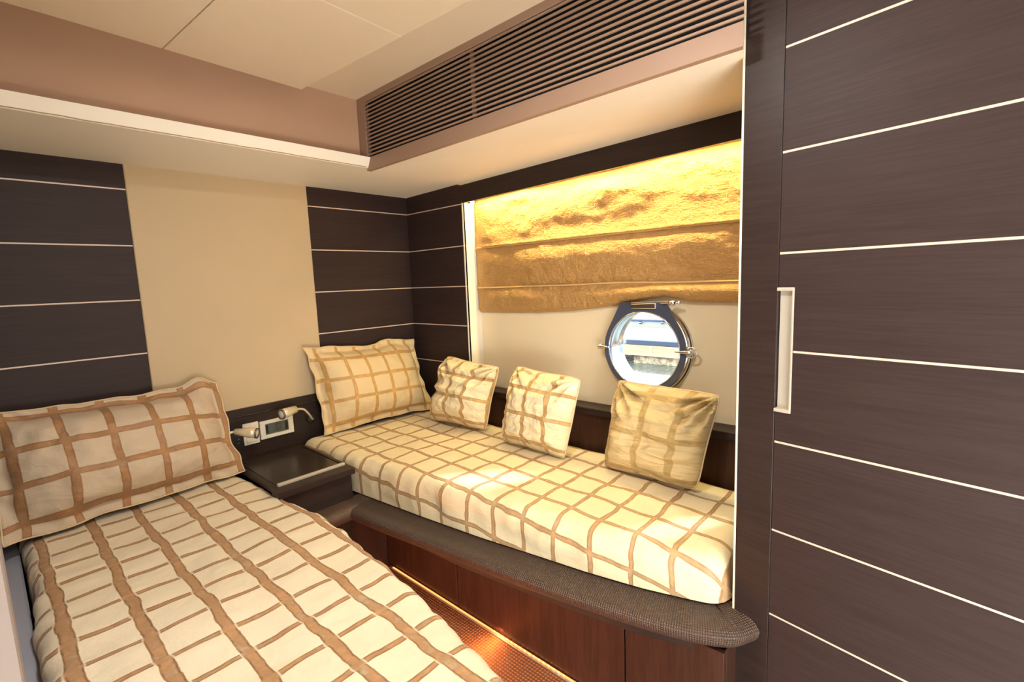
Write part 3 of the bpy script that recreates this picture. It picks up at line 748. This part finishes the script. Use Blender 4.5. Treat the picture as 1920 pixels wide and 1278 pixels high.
# ------------------------------------------------------------------ fittings on the wainscot between the berths
YW = YB-.016
th = tag(empty('thermostat', (.9125, YW, .688)), 'cream framed control panel with a grey display', 'thermostat')
bm = bmesh.new()
for a, b in (((.834, YW-.012, .715), (.991, YW, .732)), ((.834, YW-.012, .645), (.991, YW, .662)), ((.834, YW-.012, .662), (.858, YW, .715)), ((.966, YW-.012, .662), (.991, YW, .715))): add_box(bm, a, b, .002, 2)
loc(bm_obj('frame', bm, M['white'], th), th)
sc = loc(box('display', (.857, YW-.006, .661), (.967, YW, .716), M['screen'], th, .001), th)
bm = bmesh.new()      # faint lcd digits
for x in (.905, .926):
    for dx, dz, w, h in ((0, .016, .012, .002), (0, 0, .012, .002), (0, -.016, .012, .002), (.006, .008, .002, .014), (.006, -.008, .002, .014), (-.006, -.008, .002, .014)):
        add_box(bm, (x+dx-w/2, YW-.0066, .689+dz-h/2), (x+dx+w/2, YW-.0058, .689+dz+h/2))
loc(bm_obj('digits', bm, M['lcd'], th), th)
for x in (.866, .958):
    loc(box('button', (x-.006, YW-.008, .668), (x+.006, YW-.005, .709), M['black'], th, .001), th)
sw = tag(empty('switch_plate', (.795, YW, .687)), 'square cream switch plate left of the control panel', 'switch')
loc(box('plate', (.760, YW-.010, .636), (.829, YW, .738), M['white'], sw, .002, 2), sw)
loc(box('rocker', (.770, YW-.0135, .648), (.819, YW-.009, .726), M['white'], sw, .002, 2), sw)
ss = tag(empty('socket_strip', (.74, YW, .687)), 'narrow black socket strip beside the switch plate', 'socket')
loc(box('plate', (.700, YW-.007, .628), (.757, YW, .750), M['black'], ss, .002), ss)
for z in (.655, .672, .70, .72):
    bm = bmesh.new(); tube(bm, [(.731, YW-.009, z), (.737, YW-.011, z+.003), (.743, YW-.009, z+.001)], .0018, 6); loc(bm_obj('contact', bm, M['steel'], ss, True), ss)
def reading_lamp(mount, neckpts, rear, front, rr, rf, label):
    t = tag(empty('reading_lamp', mount), label, 'lamp', 'gooseneck reading lamps above the cabinet')
    bm = bmesh.new(); lathe(bm, [(0, .026), (.006, .026), (.010, .022), (.014, .010)], (mount[0], YW, mount[2]), (0, -1, 0), 20); loc(bm_obj('wall_mount', bm, M['wood_gloss'], t, True), t)
    bm = bmesh.new(); tube(bm, bez(neckpts, 8), .0055, 10); loc(bm_obj('gooseneck', bm, M['lampcream'], t, True), t)
    rear, front = Vector(rear), Vector(front); d = front-rear; L = d.length
    bm = bmesh.new(); lathe(bm, [(0, rr*.5), (.004, rr), (L*.7, rf), (L, rf), (L, rf*.82), (L*.85, rf*.78)], rear, d, 24, True); hd = loc(bm_obj('lamp_head', bm, M['lampcream'], t, True), t)
    bm = bmesh.new(); lathe(bm, [(0, rf*.80), (.006, rf*.84), (.012, rf*.7), (.013, rf*.2)], front-d.normalized()*.008, d, 20); le = loc(bm_obj('lens', bm, M['lens'], t, True), t)
    bm = bmesh.new(); lathe(bm, [(0, rf*.9), (0, rf*1.08), (.007, rf*1.08), (.007, rf*.9)], front-d.normalized()*.003, d, 24, False); loc(bm_obj('bezel', bm, M['bezel'], t, True), t)
M['lens'] = plain('frosted_lens', (.62, .56, .48), .15); M['bezel'] = plain('dark_bezel', (.22, .16, .12), .25, .5)
reading_lamp((1.088, YW, .69), [(1.088, YW-.012, .690), (1.080, 2.372, .692), (1.052, 2.345, .728), (1.020, 2.325, .762), (.980, 2.31, .776)], (.978, 2.31, .776), (.897, 2.285, .772), .017, .023, 'gooseneck reading lamp above the control panel, pointing left')
reading_lamp((.640, YW, .70), [(.640, YW-.012, .70), (.648, 2.345, .712), (.672, 2.32, .732), (.698, 2.31, .736)], (.698, 2.31, .736), (.770, 2.250, .722), .014, .022, 'gooseneck reading lamp in front of the square switch plate, pointing right')

# ------------------------------------------------------------------ led strips
M['led'] = emit('orange_led', (1, .42, .12), 9)
M['glow'] = emit('orange_diffuser', (1, .30, .07), 2.5)
ls = tag(empty('led_strip', (1.196, 1.2, .008)), 'glowing orange light strip along the foot of the bench doors', 'light strip')
loc(box('strip', (1.184, .40, .001), (1.199, 1.93, .006), M['brush'], ls, .001), ls)
loc(box('diffuser', (1.190, .42, .006), (1.197, 1.91, .009), M['glow'], ls, .001), ls)
l0 = None
for i in range(16):
    y = .90 + i*.022
    if l0 is None: l0 = loc(box('led', (1.190, y-.0022, .008), (1.194, y+.0022, .0115), M['led'], ls, .001), ls)
    else:
        c = l0.copy(); COL.objects.link(c); c.parent = ls; loc(c, ls); c.location.y += i*.022
